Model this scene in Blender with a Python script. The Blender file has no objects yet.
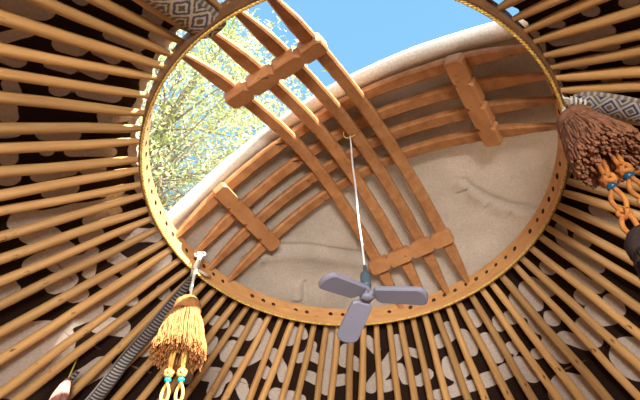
import bpy, bmesh, math, random
import numpy as np
from mathutils import Vector, Matrix, noise
random.seed(7); np.random.seed(7)
SC = bpy.context.scene; COL = SC.collection
PI = math.pi
RAD = math.radians

# ---------------------------------------------------------------- helpers
class MB:
    """collects vertices and faces, then links them as one mesh object"""
    def __init__(s): s.v = []; s.f = []; s.mi = []; s.sm = []
    def add(s, vs, fs, mat=0, smooth=True):
        o = len(s.v); s.v += [tuple(v) for v in vs]
        for f in fs: s.f.append(tuple(o + i for i in f)); s.mi.append(mat); s.sm.append(smooth)
    def tube(s, pts, rad, n=8, mat=0, caps=True, flat=None, up=None, smooth=True):
        P = [Vector(p) for p in pts]; m = len(P)
        if not hasattr(rad, '__len__'): rad = [rad] * m
        if flat is None: flat = [1.0] * m
        T = [(P[min(i + 1, m - 1)] - P[max(i - 1, 0)]).normalized() for i in range(m)]
        u = Vector(up) if up else (Vector((0, 0, 1)) if abs(T[0].z) < .9 else Vector((1, 0, 0)))
        vs = []
        for i in range(m):
            u = (u - T[i] * u.dot(T[i])).normalized(); w = T[i].cross(u)
            for k in range(n):
                a = 2 * PI * k / n
                vs.append(P[i] + w * (math.cos(a) * rad[i]) + u * (math.sin(a) * rad[i] * flat[i]))
        fs = [(i * n + k, i * n + (k + 1) % n, (i + 1) * n + (k + 1) % n, (i + 1) * n + k) for i in range(m - 1) for k in range(n)]
        if caps: fs += [tuple(range(n - 1, -1, -1)), tuple((m - 1) * n + k for k in range(n))]
        s.add(vs, fs, mat, smooth)
    def bar(s, pts, w, h, up=(0, 0, 1), mat=0, bev=.2):
        """rectangular section swept along pts, with chamfered edges"""
        P = [Vector(p) for p in pts]; m = len(P); vs = []
        if not hasattr(w, '__len__'): w = [w] * m
        if not hasattr(h, '__len__'): h = [h] * m
        for i in range(m):
            t = (P[min(i + 1, m - 1)] - P[max(i - 1, 0)]).normalized()
            u = Vector(up); u = (u - t * u.dot(t)).normalized(); r = t.cross(u)
            b = min(w[i], h[i]) * bev; x = w[i] / 2; y = h[i] / 2
            for a, c in ((-x + b, -y), (x - b, -y), (x, -y + b), (x, y - b), (x - b, y), (-x + b, y), (-x, y - b), (-x, -y + b)):
                vs.append(P[i] + r * a + u * c)
        n = 8
        fs = [(i * n + k, i * n + (k + 1) % n, (i + 1) * n + (k + 1) % n, (i + 1) * n + k) for i in range(m - 1) for k in range(n)]
        fs += [tuple(range(n - 1, -1, -1)), tuple((m - 1) * n + k for k in range(n))]
        s.add(vs, fs, mat, False)
    def ball(s, c, r, n=10, m=7, mat=0, sz=1.0, axis=None):
        q = Vector((0, 0, 1)).rotation_difference(Vector(axis)) if axis is not None else None
        vs = []
        for i in range(m + 1):
            a = PI * i / m
            for k in range(n):
                b = 2 * PI * k / n
                d = Vector((math.sin(a) * math.cos(b) * r, math.sin(a) * math.sin(b) * r, math.cos(a) * r * sz))
                if q: d = q @ d
                vs.append(Vector(c) + d)
        fs = [(i * n + k, (i + 1) * n + k, (i + 1) * n + (k + 1) % n, i * n + (k + 1) % n) for i in range(m) for k in range(n)]
        s.add(vs, fs, mat)
    def lathe(s, prof, c=(0, 0, 0), n=20, mat=0, fold=0, nf=12):
        vs = []; m = len(prof)
        for j, (r, z) in enumerate(prof):
            for k in range(n):
                a = 2 * PI * k / n; rr = r * (1 + fold * math.sin(nf * a) * (j / m))
                vs.append((c[0] + rr * math.cos(a), c[1] + rr * math.sin(a), c[2] + z))
        fs = [(i * n + k, i * n + (k + 1) % n, (i + 1) * n + (k + 1) % n, (i + 1) * n + k) for i in range(m - 1) for k in range(n)]
        fs += [tuple(range(n)), tuple((m - 1) * n + k for k in range(n - 1, -1, -1))]
        s.add(vs, fs, mat)
    def build(s, name, mats, parent=None, loc=None):
        me = bpy.data.meshes.new(name)
        V = [tuple(Vector(v) - Vector(loc)) for v in s.v] if loc is not None else s.v
        me.from_pydata(V, [], s.f)
        for m in (mats if isinstance(mats, (list, tuple)) else [mats]): me.materials.append(m)
        me.polygons.foreach_set('material_index', s.mi); me.polygons.foreach_set('use_smooth', s.sm)
        bm = bmesh.new(); bm.from_mesh(me); bmesh.ops.recalc_face_normals(bm, faces=bm.faces); bm.to_mesh(me); bm.free()
        me.update()
        o = bpy.data.objects.new(name, me); COL.objects.link(o)
        if loc is not None: o.location = loc
        if parent is not None:
            o.parent = parent
            w = Vector(); q = parent                 # every parent is only translated
            while q: w += Vector(q.location); q = q.parent
            o.location = (Vector(loc) if loc is not None else Vector()) - w
        return o

def tag(o, label, cat, group=None):
    o['label'] = label; o['category'] = cat
    if group: o['group'] = group
    return o
def thing(name, loc, label, cat, group=None):
    o = bpy.data.objects.new(name, None); o.empty_display_size = .05; COL.objects.link(o); o.location = loc
    return tag(o, label, cat, group)

# ---------------------------------------------------------------- materials
def mat(name):
    m = bpy.data.materials.new(name); m.use_nodes = True; nt = m.node_tree
    return m, nt, nt.nodes['Principled BSDF']
def nd(nt, t, **kw):
    n = nt.nodes.new(t)
    for k, v in kw.items():
        if k in n.inputs: n.inputs[k].default_value = v
        else: setattr(n, k, v)
    return n
def ramp(nt, fac, stops):
    r = nt.nodes.new('ShaderNodeValToRGB'); e = r.color_ramp.elements
    while len(e) < len(stops): e.new(.5)
    for x, (p, c) in zip(e, stops): x.position = p; x.color = (*c, 1)
    nt.links.new(fac, r.inputs[0]); return r.outputs[0]
def bump(nt, b, h, strength, dist):
    n = nd(nt, 'ShaderNodeBump', Strength=strength, Distance=dist); nt.links.new(h, n.inputs['Height']); nt.links.new(n.outputs[0], b.inputs['Normal'])
def wood(name, dark, mid, light, rough=.55, stretch=(2.5, 30, 30), rnd=.35, knots=True):
    m, nt, b = mat(name); L = nt.links
    tc = nd(nt, 'ShaderNodeTexCoord'); mp = nd(nt, 'ShaderNodeMapping'); mp.inputs['Scale'].default_value = stretch
    L.new(tc.outputs['Object'], mp.inputs[0])
    n1 = nd(nt, 'ShaderNodeTexNoise', Scale=1.6, Detail=5, Roughness=.6); L.new(mp.outputs[0], n1.inputs['Vector'])
    c = ramp(nt, n1.outputs[0], [(.25, dark), (.5, mid), (.75, light)])
    oi = nd(nt, 'ShaderNodeObjectInfo')
    hs = nd(nt, 'ShaderNodeHueSaturation'); mr = nd(nt, 'ShaderNodeMapRange'); mr.inputs[3].default_value = 1 - rnd; mr.inputs[4].default_value = 1 + rnd * .6
    L.new(oi.outputs['Random'], mr.inputs[0]); L.new(mr.outputs[0], hs.inputs['Value']); L.new(c, hs.inputs['Color'])
    col = hs.outputs[0]
    if knots:
        n2 = nd(nt, 'ShaderNodeTexNoise', Scale=9, Detail=3); mp2 = nd(nt, 'ShaderNodeMapping'); mp2.inputs['Scale'].default_value = (1.3, 3.2, 3.2)
        L.new(tc.outputs['Object'], mp2.inputs[0]); L.new(mp2.outputs[0], n2.inputs['Vector'])
        k = ramp(nt, n2.outputs[0], [(.69, (0, 0, 0)), (.75, (1, 1, 1))])
        mx = nd(nt, 'ShaderNodeMix', data_type='RGBA'); L.new(k, mx.inputs[0]); L.new(col, mx.inputs[6]); mx.inputs[7].default_value = (dark[0] * .35, dark[1] * .3, dark[2] * .3, 1)
        col = mx.outputs[2]
    L.new(col, b.inputs['Base Color']); b.inputs['Roughness'].default_value = rough
    bump(nt, b, n1.outputs[0], .25, .004)
    return m
def plain(name, c, rough=.6, c2=None, scale=40, bmp=0, metal=0, dist=.003):
    m, nt, b = mat(name); b.inputs['Roughness'].default_value = rough; b.inputs['Metallic'].default_value = metal
    n = nd(nt, 'ShaderNodeTexNoise', Scale=scale, Detail=4); tc = nd(nt, 'ShaderNodeTexCoord'); nt.links.new(tc.outputs['Object'], n.inputs['Vector'])
    c2 = c2 or tuple(x * .8 for x in c)
    nt.links.new(ramp(nt, n.outputs[0], [(.35, c2), (.65, c)]), b.inputs['Base Color'])
    if bmp: bump(nt, b, n.outputs[0], bmp, dist)
    return m
def felt_node(nt, b, col, bumpy=.5, dist=.006):
    b.inputs['Roughness'].default_value = .95; b.inputs['Specular IOR Level'].default_value = .1
    tc = nd(nt, 'ShaderNodeTexCoord')
    n = nd(nt, 'ShaderNodeTexNoise', Scale=110, Detail=6, Roughness=.75); nt.links.new(tc.outputs['Object'], n.inputs['Vector'])
    n2 = nd(nt, 'ShaderNodeTexNoise', Scale=6, Detail=4); nt.links.new(tc.outputs['Object'], n2.inputs['Vector'])
    mm = nd(nt, 'ShaderNodeMath', operation='MULTIPLY_ADD'); nt.links.new(n2.outputs[0], mm.inputs[0]); mm.inputs[1].default_value = 1.5; nt.links.new(n.outputs[0], mm.inputs[2])
    bump(nt, b, mm.outputs[0], bumpy, dist)
    hs = nd(nt, 'ShaderNodeHueSaturation'); mr = nd(nt, 'ShaderNodeMapRange'); mr.inputs[3].default_value = .45; mr.inputs[4].default_value = 1.5
    nt.links.new(n.outputs[0], mr.inputs[0]); nt.links.new(mr.outputs[0], hs.inputs['Value']); nt.links.new(col, hs.inputs['Color'])
    nt.links.new(hs.outputs[0], b.inputs['Base Color'])

W_POLE = wood('pole_wood', (.46, .235, .08), (.63, .36, .135), (.73, .45, .185), rnd=.3)
W_RING = wood('rim_wood', (.5, .24, .085), (.63, .33, .125), (.72, .41, .17), stretch=(6, 6, 25), rnd=0)
W_RIMOUT = wood('rim_dark_shaded_wood', (.12, .055, .022), (.2, .095, .04), (.27, .14, .06), stretch=(6, 6, 25), rnd=0)  # dark brown wood, with the outer face's shadow mixed into the colour
W_HOLE_SHADE = plain('peg_hole_shade', (.09, .045, .02), .8)  # shade of the deep peg holes put into the wood colour
W_ARCH = wood('arch_wood', (.27, .11, .04), (.44, .20, .075), (.56, .285, .12), stretch=(12, 12, 12), rnd=.12)
W_BLOCK = wood('block_wood', (.36, .15, .055), (.48, .22, .085), (.55, .27, .11), stretch=(7, 7, 14), rnd=.1)
GOLD = plain('gold_braid', (.92, .68, .2), .35, (.6, .38, .08), 60, metal=.2)
WHITE = plain('white_cord', (.8, .78, .72), .7, (.6, .57, .5), 120)
PALE_CORD = plain('pale_plastic_cord', (.8, .8, .78), .4)
GREY_PL = plain('grey_plastic', (.23, .23, .31), .5, (.21, .21, .28), 8)
SOCK = plain('socket_plastic', (.075, .11, .145), .4)
THREAD = plain('yellow_thread', (.8, .55, .12), .7)
m, nt, b = mat('cream_felt'); tc = nd(nt, 'ShaderNodeTexCoord')
n = nd(nt, 'ShaderNodeTexNoise', Scale=3.5, Detail=6, Roughness=.65); nt.links.new(tc.outputs['Object'], n.inputs['Vector'])
felt_node(nt, b, ramp(nt, n.outputs[0], [(.3, (.44, .37, .31)), (.5, (.56, .49, .42)), (.7, (.66, .59, .52))]), .6, .008)
tr = nd(nt, 'ShaderNodeBsdfTranslucent'); tr.inputs[0].default_value = (.90, .78, .66, 1); mx = nd(nt, 'ShaderNodeMixShader'); mx.inputs[0].default_value = COVER_TRANS = .17
nt.links.new(b.outputs[0], mx.inputs[1]); nt.links.new(tr.outputs[0], mx.inputs[2]); nt.links.new(mx.outputs[0], nt.nodes['Material Output'].inputs[0])
FELT = m
m, nt, b = mat('hem_felt_sunlit'); rgb = nd(nt, 'ShaderNodeRGB'); rgb.outputs[0].default_value = (.74, .70, .64, 1); felt_node(nt, b, rgb.outputs[0], .6, .008); FELT_HEM = m  # hem whiter than the cover: sunlight on it is put into the colour
m, nt, b = mat('applique_felt'); at = nd(nt, 'ShaderNodeAttribute', attribute_name='pattern'); at2 = nd(nt, 'ShaderNodeAttribute', attribute_name='seam')
pc = ramp(nt, at.outputs['Fac'], [(.485, (.028, .015, .011)), (.515, (.60, .52, .465))])
mx = nd(nt, 'ShaderNodeMix', data_type='RGBA'); mx.inputs[7].default_value = (.30, .19, .10, 1)
nt.links.new(ramp(nt, at2.outputs['Fac'], [(.47, (0, 0, 0)), (.53, (1, 1, 1))]), mx.inputs[0]); nt.links.new(pc, mx.inputs[6])
felt_node(nt, b, mx.outputs[2], .7, .006); ROOFFELT = m
LEAF, nt, b = mat('leaf'); oi = nd(nt, 'ShaderNodeTexCoord'); n = nd(nt, 'ShaderNodeTexNoise', Scale=2.2, Detail=3); nt.links.new(oi.outputs['Object'], n.inputs['Vector'])
lc = ramp(nt, n.outputs[0], [(.3, (.28, .38, .12)), (.5, (.52, .57, .24)), (.66, (.72, .74, .60))]); nt.links.new(lc, b.inputs['Base Color']); b.inputs['Roughness'].default_value = .45
tr = nd(nt, 'ShaderNodeBsdfTranslucent'); nt.links.new(lc, tr.inputs[0]); mx = nd(nt, 'ShaderNodeMixShader'); mx.inputs[0].default_value = .45
nt.links.new(b.outputs[0], mx.inputs[1]); nt.links.new(tr.outputs[0], mx.inputs[2]); nt.links.new(mx.outputs[0], nt.nodes['Material Output'].inputs[0])
BARK = plain('bark', (.45, .38, .30), .9, (.22, .17, .12), 20, .6)

# ---------------------------------------------------------------- place: heights and the roof cone
ZR = 2.957                     # height of the rim's lower edge over the floor
S = .8                         # inner radius of the crown wheel
KC, ZA = .704, ZR + .645       # slope and apex of the cone of roof poles
def cone(th, r, off=0):        # th in degrees
    a = RAD(th); return Vector((r * math.cos(a), r * math.sin(a), ZA + off - KC * r))

SKY, SUN, SUN_AZ, SUN_EL, DOORW, EXPO = 1.0, 24.0, -54, 30, 500.0, 0.0
TREE_N = 560

STROKES=[(0.02, [(129.4, 0.997), (125.9, 0.993)]), (0.0228, [(126.6, 1.071), (126.7, 1.117)]), (0.0263, [(122.3, 1.005), (118.1, 0.997), (116.9, 0.942)]), (0.0231, [(114.7, 0.964), (112.2, 0.999), (112.8, 1.064), (115.6, 1.111), (118.3, 1.133), (121.2, 1.121), (122.6, 1.084), (120.9, 1.065)]), (0.0239, [(109.5, 1.052), (106.4, 1.104), (104.6, 1.148)]), (0.0237, [(110.2, 1.134), (109.5, 1.141)]), (0.0227, [(128.1, 1.2), (127.3, 1.26)]), (0.032, [(123.6, 1.208), (119.1, 1.205)]), (0.0319, [(120.1, 1.224), (120.0, 1.268)]), (0.0266, [(114.8, 1.215), (113.0, 1.252)]), (0.0241, [(106.2, 1.219), (99.6, 1.229)]), (0.0238, [(104.9, 0.942), (105.6, 0.992)]), (0.0179, [(102.5, 0.932), (101.6, 0.952)]), (0.0209, [(98.6, 0.991), (99.4, 1.035), (102.0, 1.058)]), (0.021, [(98.2, 1.034), (95.8, 1.048)]), (0.0272, [(93.3, 0.902), (93.3, 0.976), (93.9, 1.089), (93.3, 1.168)]), (0.0241, [(98.3, 1.121), (96.1, 1.131)]), (0.0241, [(89.0, 1.131), (91.6, 1.136)]), (0.024, [(88.4, 1.0), (89.0, 1.052), (85.1, 1.07)]), (0.0209, [(81.7, 0.96), (79.6, 1.001)]), (0.021, [(86.2, 1.044), (85.1, 1.061)]), (0.0271, [(72.4, 0.975), (73.1, 1.025), (76.8, 1.07), (78.2, 1.103), (80.0, 1.127), (82.1, 1.168)]), (0.024, [(78.8, 1.168), (77.0, 1.166)]), (0.0206, [(70.1, 1.033), (68.1, 1.048)]), (0.0206, [(73.9, 1.102), (73.0, 1.157), (69.7, 1.174), (66.8, 1.14)]), (0.0259, [(61.3, 1.028), (58.8, 1.021), (56.5, 1.006)]), (0.0259, [(61.1, 1.118), (61.6, 1.151), (60.2, 1.175), (57.1, 1.155)]), (0.0257, [(54.2, 1.026), (53.1, 1.06), (54.5, 1.088)]), (0.023, [(66.3, 1.234), (61.4, 1.227), (57.6, 1.232)]), (0.0253, [(49.0, 0.971), (49.0, 0.985)]), (0.0221, [(43.6, 1.031), (44.1, 1.046)]), (0.0218, [(40.2, 1.03), (40.3, 1.043)]), (0.0281, [(49.5, 1.072), (49.1, 1.121), (49.3, 1.142)]), (0.0221, [(45.0, 1.14), (44.6, 1.144)]), (0.023, [(56.8, 0.977), (57.0, 1.003)]), (0.0279, [(54.7, 1.23), (52.2, 1.227), (48.3, 1.213)]), (0.0329, [(45.9, 1.216), (44.7, 1.262)]), (0.0188, [(41.2, 1.209), (39.1, 1.218)]), (0.0264, [(36.9, 1.192), (36.9, 1.262)]), (0.024, [(36.2, 1.094), (36.4, 1.13)]), (0.0236, [(32.6, 1.112), (32.6, 1.122)]), (0.0231, [(33.6, 1.198), (31.3, 1.251)]), (0.0254, [(28.4, 1.199), (29.3, 1.251)]), (0.0687, [(40.5, 1.388), (38.9, 1.412)]), (0.0639, [(26.5, 1.368), (26.9, 1.4)]), (0.0246, [(25.0, 1.213), (23.5, 1.229)]), (0.0204, [(23.0, 0.959), (23.4, 0.975)]), (0.0168, [(11.2, 0.912), (14.6, 0.949), (15.5, 1.012), (15.6, 1.056), (15.4, 1.083)]), (0.0196, [(20.3, 1.039), (20.2, 1.084), (19.7, 1.124)]), (0.0275, [(23.4, 1.124), (23.4, 1.128)]), (0.0233, [(29.6, 0.98), (28.0, 1.033)]), (0.0211, [(31.8, 0.972), (32.8, 1.046)]), (0.0215, [(35.5, 0.976), (36.8, 1.041)]), (0.0249, [(24.5, 1.18), (24.6, 1.198)]), (0.0243, [(19.9, 1.185), (21.3, 1.22)]), (0.0192, [(11.2, 0.983), (11.9, 1.002)]), (0.0181, [(2.3, 0.972), (3.7, 1.035)]), (0.0252, [(180.9, 1.197), (179.4, 1.219)]), (0.0274, [(174.9, 1.161), (170.6, 1.149)]), (0.0176, [(176.5, 1.216), (174.5, 1.193)]), (0.0208, [(170.7, 1.248), (170.9, 1.201), (167.3, 1.194)]), (0.0141, [(179.4, 1.17), (177.5, 1.003), (176.0, 0.913)]), (0.0211, [(174.3, 1.035), (173.7, 0.967)]), (0.0281, [(170.6, 1.062), (170.1, 1.058)]), (0.0143, [(167.7, 1.18), (166.1, 1.11), (166.6, 1.081)]), (0.0169, [(165.5, 1.097), (162.4, 1.134)]), (0.0176, [(163.0, 1.039), (158.4, 1.011)]), (0.0177, [(157.9, 1.037), (157.1, 1.037)]), (0.0203, [(166.5, 0.964), (161.2, 0.886)]), (0.0214, [(163.6, 1.249), (163.3, 1.197)]), (0.0274, [(158.3, 1.105), (157.9, 1.105)]), (0.0235, [(154.1, 1.135), (153.5, 1.073), (153.2, 0.917)]), (0.0213, [(146.8, 1.001), (145.7, 1.011)]), (0.0207, [(151.2, 1.111), (150.1, 1.108)]), (0.0249, [(155.9, 1.225), (154.5, 1.229)]), (0.031, [(169.1, 1.354), (168.2, 1.355)]), (0.0243, [(160.1, 1.218), (159.5, 1.203)]), (0.0275, [(156.0, 1.279), (154.2, 1.216)]), (0.0287, [(151.1, 1.238), (146.9, 1.205)]), (0.0825, [(158.5, 1.472), (155.0, 1.396)]), (0.0632, [(153.6, 1.553), (153.1, 1.484)]), (0.0297, [(143.2, 1.231), (139.6, 1.213)]), (0.036, [(144.1, 1.356), (145.3, 1.436)]), (0.0228, [(154.6, 1.153), (153.8, 1.147)]), (0.0265, [(219.8, 1.213), (220.0, 1.163)]), (0.0129, [(213.8, 1.211), (215.8, 1.169)]), (0.0167, [(211.0, 1.203), (210.8, 1.172)]), (0.0192, [(215.0, 1.091), (215.0, 1.054)]), (0.0166, [(215.5, 1.008), (214.7, 0.963)]), (0.0148, [(219.0, 0.998), (218.9, 0.917)]), (0.0112, [(223.5, 1.105), (223.5, 1.096)]), (0.0142, [(225.6, 0.944), (225.6, 0.933)]), (0.0108, [(211.2, 1.103), (210.5, 1.05)]), (0.0132, [(211.3, 1.02), (210.4, 0.976)]), (0.0198, [(206.6, 1.003), (205.6, 0.93)]), (0.0184, [(206.7, 1.066), (206.6, 1.061)]), (0.0158, [(206.5, 1.178), (205.2, 1.168)]), (0.0154, [(215.9, 0.91), (214.8, 0.887)]), (0.0181, [(202.2, 1.181), (200.4, 1.181)]), (0.0146, [(200.4, 0.947), (200.3, 0.883)]), (0.0149, [(197.3, 1.195), (197.3, 1.173)]), (0.0161, [(196.7, 1.104), (196.1, 1.024)]), (0.0151, [(192.6, 1.032), (190.5, 0.923)]), (0.0159, [(193.2, 1.098), (193.2, 1.093)]), (0.0192, [(193.2, 1.191), (192.4, 1.191)]), (0.0189, [(188.1, 1.127), (187.7, 1.046)]), (0.0197, [(189.0, 1.201), (188.8, 1.192)]), (0.0153, [(186.5, 0.999), (186.3, 0.965)]), (0.0151, [(183.6, 1.122), (183.1, 1.055)]), (0.0115, [(179.8, 0.978), (178.8, 0.918)]), (0.0195, [(207.0, 1.001), (206.0, 0.952)]), (0.0166, [(199.4, 0.94), (200.3, 0.886)]), (0.0179, [(227.3, 0.948), (225.7, 0.922)]), (0.0151, [(222.4, 0.895), (222.4, 0.864)]), (0.0135, [(312.3, 0.98), (312.7, 0.989)]), (0.009, [(311.9, 0.887), (312.6, 0.908)]), (0.0173, [(315.9, 0.877), (317.3, 0.992)]), (0.0128, [(313.4, 1.057), (313.6, 1.068)]), (0.0106, [(319.7, 0.943), (321.0, 0.993)]), (0.0114, [(323.6, 0.892), (323.9, 0.906)]), (0.0142, [(324.6, 1.016), (324.8, 1.028)]), (0.0149, [(328.3, 0.961), (328.5, 0.974)])]
SEAMS=[[(126.6, 1.181), (116.0, 1.207), (105.4, 1.203), (97.4, 1.199)], [(47.6, 1.303), (36.4, 1.308), (22.9, 1.297)], [(160.6, 1.313), (153.3, 1.32), (142.1, 1.296), (134.9, 1.291)], [(178.5, 1.189), (172.5, 1.188), (167.2, 1.192), (162.8, 1.194)]]

POLES=[
    (3.6, 4.2, "honey-coloured roof pole, twentieth to the right of the one under the lamp's lowest panel"),
    (7.4, 9.3, "honey-coloured roof pole, nineteenth to the right of the one under the lamp's lowest panel"),
    (11.6, 12.6, "honey-coloured roof pole, eighteenth to the right of the one under the lamp's lowest panel"),
    (15.1, 17.4, "honey-coloured roof pole, seventeenth to the right of the one under the lamp's lowest panel"),
    (19.8, 21.6, "honey-coloured roof pole, sixteenth to the right of the one under the lamp's lowest panel"),
    (24.3, 26.2, "honey-coloured roof pole, fifteenth to the right of the one under the lamp's lowest panel"),
    (27.5, 30.3, "honey-coloured roof pole, fourteenth to the right of the one under the lamp's lowest panel"),
    (33.2, 34.9, "honey-coloured roof pole, thirteenth to the right of the one under the lamp's lowest panel"),
    (37.2, 38.9, "honey-coloured roof pole, twelfth to the right of the one under the lamp's lowest panel"),
    (41.0, 42.6, "honey-coloured roof pole, eleventh to the right of the one under the lamp's lowest panel"),
    (44.9, 46.9, "honey-coloured roof pole, tenth to the right of the one under the lamp's lowest panel"),
    (49.7, 51.2, "honey-coloured roof pole, ninth to the right of the one under the lamp's lowest panel"),
    (53.5, 56.3, "honey-coloured roof pole, eighth to the right of the one under the lamp's lowest panel"),
    (57.8, 59.8, "honey-coloured roof pole, seventh to the right of the one under the lamp's lowest panel"),
    (61.6, 64.6, "honey-coloured roof pole, sixth to the right of the one under the lamp's lowest panel"),
    (65.6, 68.2, "honey-coloured roof pole, fifth to the right of the one under the lamp's lowest panel"),
    (69.9, 71.9, "honey-coloured roof pole, fourth to the right of the one under the lamp's lowest panel"),
    (73.9, 75.9, "honey-coloured roof pole, third to the right of the one under the lamp's lowest panel"),
    (78.1, 80.3, "honey-coloured roof pole, second to the right of the one under the lamp's lowest panel"),
    (82.3, 85.1, "honey-coloured roof pole, first to the right of the one under the lamp's lowest panel"),
    (86.5, 88.1, "straight pale roof pole directly under the lamp's lowest panel"),
    (91.0, 92.5, "honey-coloured roof pole, first to the left of the one under the lamp's lowest panel"),
    (95.1, 95.9, "honey-coloured roof pole, second to the left of the one under the lamp's lowest panel"),
    (99.1, 101.0, "honey-coloured roof pole, third to the left of the one under the lamp's lowest panel"),
    (103.1, 104.6, "honey-coloured roof pole, fourth to the left of the one under the lamp's lowest panel"),
    (106.5, 109.5, "honey-coloured roof pole, fifth to the left of the one under the lamp's lowest panel"),
    (110.7, 112.3, "honey-coloured roof pole, sixth to the left of the one under the lamp's lowest panel"),
    (114.5, 117.7, "honey-coloured roof pole, seventh to the left of the one under the lamp's lowest panel"),
    (119.1, 121.2, "honey-coloured roof pole, eighth to the left of the one under the lamp's lowest panel"),
    (122.7, 126.3, "honey-coloured roof pole, ninth to the left of the one under the lamp's lowest panel"),
    (127.0, 130.0, "honey-coloured roof pole, tenth to the left of the one under the lamp's lowest panel"),
    (131.3, 133.8, 'roof pole partly hidden behind the golden tassel, right of its cords'),
    (135.6, 137.8, 'roof pole running down behind the golden tassel, right of the narrow band'),
    (139.8, 141.6, 'roof pole mostly hidden behind the narrow black and grey band'),
    (144.0, 145.3, 'sunlit roof pole, first up and left from the narrow black and grey band'),
    (147.1, 150.5, 'sunlit roof pole, second up and left from the narrow black and grey band'),
    (151.4, 153.5, 'sunlit roof pole, third up and left from the narrow black and grey band'),
    (156.0, 158.3, 'sunlit roof pole, fourth up and left from the narrow black and grey band'),
    (159.4, 162.5, 'sunlit roof pole, fifth up and left from the narrow black and grey band'),
    (164.5, 167.2, 'sunlit roof pole, sixth up and left from the narrow black and grey band'),
    (168.6, 171.3, 'sunlit roof pole, seventh up and left from the narrow black and grey band'),
    (172.1, 175.5, 'sunlit roof pole, eighth up and left from the narrow black and grey band'),
    (177.0, 179.6, 'sunlit roof pole, ninth up and left from the narrow black and grey band'),
    (180.6, 184.7, 'sunlit roof pole, tenth up and left from the narrow black and grey band'),
    (185.5, 187.7, 'sunlit roof pole, eleventh up and left from the narrow black and grey band'),
    (188.8, 192.3, 'sunlit roof pole, twelfth up and left from the narrow black and grey band'),
    (194.6, 196.5, 'shaded reddish roof pole, ninth below the wide grey woven band'),
    (198.6, 200.3, 'shaded reddish roof pole, eighth below the wide grey woven band'),
    (203.3, 206.1, 'shaded reddish roof pole, seventh below the wide grey woven band'),
    (208.5, 209.8, 'shaded reddish roof pole, sixth below the wide grey woven band'),
    (213.9, 213.3, 'shaded reddish roof pole, fifth below the wide grey woven band'),
    (217.5, 218.3, 'shaded reddish roof pole, fourth below the wide grey woven band'),
    (221.3, 222.8, 'shaded reddish roof pole, third below the wide grey woven band'),
    (225.5, 226.3, 'shaded reddish roof pole, second below the wide grey woven band'),
    (229.2, 230.6, 'shaded reddish roof pole, first below the wide grey woven band'),
    (233.4, 234.6, "roof pole just behind the wide grey woven band's lower edge"),
    (237.6, 238.8, 'dark roof pole tip behind the top edge of the wide grey woven band'),
    (296.4, 299.0, 'dark orange roof pole at upper right, ninth above the blue and white band'),
    (300.5, 303.2, 'dark orange roof pole at upper right, eighth above the blue and white band'),
    (304.8, 307.5, 'dark orange roof pole at upper right, seventh above the blue and white band'),
    (308.8, 309.9, 'dark orange roof pole at upper right, sixth above the blue and white band'),
    (312.5, 314.9, 'dark orange roof pole at upper right, fifth above the blue and white band'),
    (317.0, 319.4, 'dark orange roof pole at upper right, fourth above the blue and white band'),
    (320.7, 321.9, 'dark orange roof pole at upper right, third above the blue and white band'),
    (323.9, 327.6, 'dark orange roof pole at upper right, second above the blue and white band'),
    (327.6, 330.0, 'dark orange roof pole at upper right, first above the blue and white band'),
    (331.6, 333.6, 'roof pole right behind the blue and white woven band'),
    (335.6, 337.4, "roof pole just under the blue and white band, behind the brown tassel's head"),
    (339.6, 341.2, "roof pole behind the upper part of the brown tassel's skirt"),
    (343.5, 345, 'roof pole hidden behind the middle of the brown tassel'),
    (347.5, 348.5, "roof pole behind the brown tassel's lower fringe"),
    (351.4, 352, 'roof pole passing just under the brown tassel, behind its orange cords'),
    (355.3, 355.4, 'roof pole below the brown tassel, second down from its fringe'),
    (359.2, 357.7, 'roof pole below the brown tassel, third down from its fringe'),
]
# ---------------------------------------------------------------- setting
def setting(o, label=None):
    o['kind'] = 'structure'
    if label: o['label'] = label
    return o
# floor, round felt wall with a doorway behind the camera, ground outside
RW, HW, DOOR = 2.62, 1.72, 22
mb = MB(); n = 64
mb.add([(2.75 * math.cos(2 * PI * k / n), 2.75 * math.sin(2 * PI * k / n), z) for z in (0, -.08) for k in range(n)],
       [tuple(range(n)), tuple(range(2 * n - 1, n - 1, -1))] + [(k, n + k, n + (k + 1) % n, (k + 1) % n) for k in range(n)], 0, False)
FLOORM = plain('floor_rug', (.34, .20, .13), .9, (.24, .12, .07), 6)
setting(mb.build('floor', FLOORM))
WALLM = plain('wall_felt', (.6, .5, .4), .95, (.5, .4, .3), 8, .5)
mb = MB(); a0 = -90 + DOOR / 2; angs = [RAD(a0 + (360 - DOOR) * k / 90) for k in range(91)]
vs = [(r * math.cos(a), r * math.sin(a), z) for a in angs for (r, z) in ((RW, 0), (RW, HW), (RW + .04, HW), (RW + .04, 0))]
fs = [(4 * k + j, 4 * k + 4 + j, 4 * k + 4 + (j + 1) % 4, 4 * k + (j + 1) % 4) for k in range(90) for j in range(4)] + [(0, 1, 2, 3), (363, 362, 361, 360)]
mb.add(vs, fs); setting(mb.build('wall_round', WALLM))
mb = MB(); mb.add([(-30, -30, -.09), (30, -30, -.09), (30, 30, -.09), (-30, 30, -.09)], [(0, 1, 2, 3)], 0, False)
setting(mb.build('ground', plain('dry_ground', (.26, .20, .13), .95, (.16, .15, .08), 1.5)))

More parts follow.
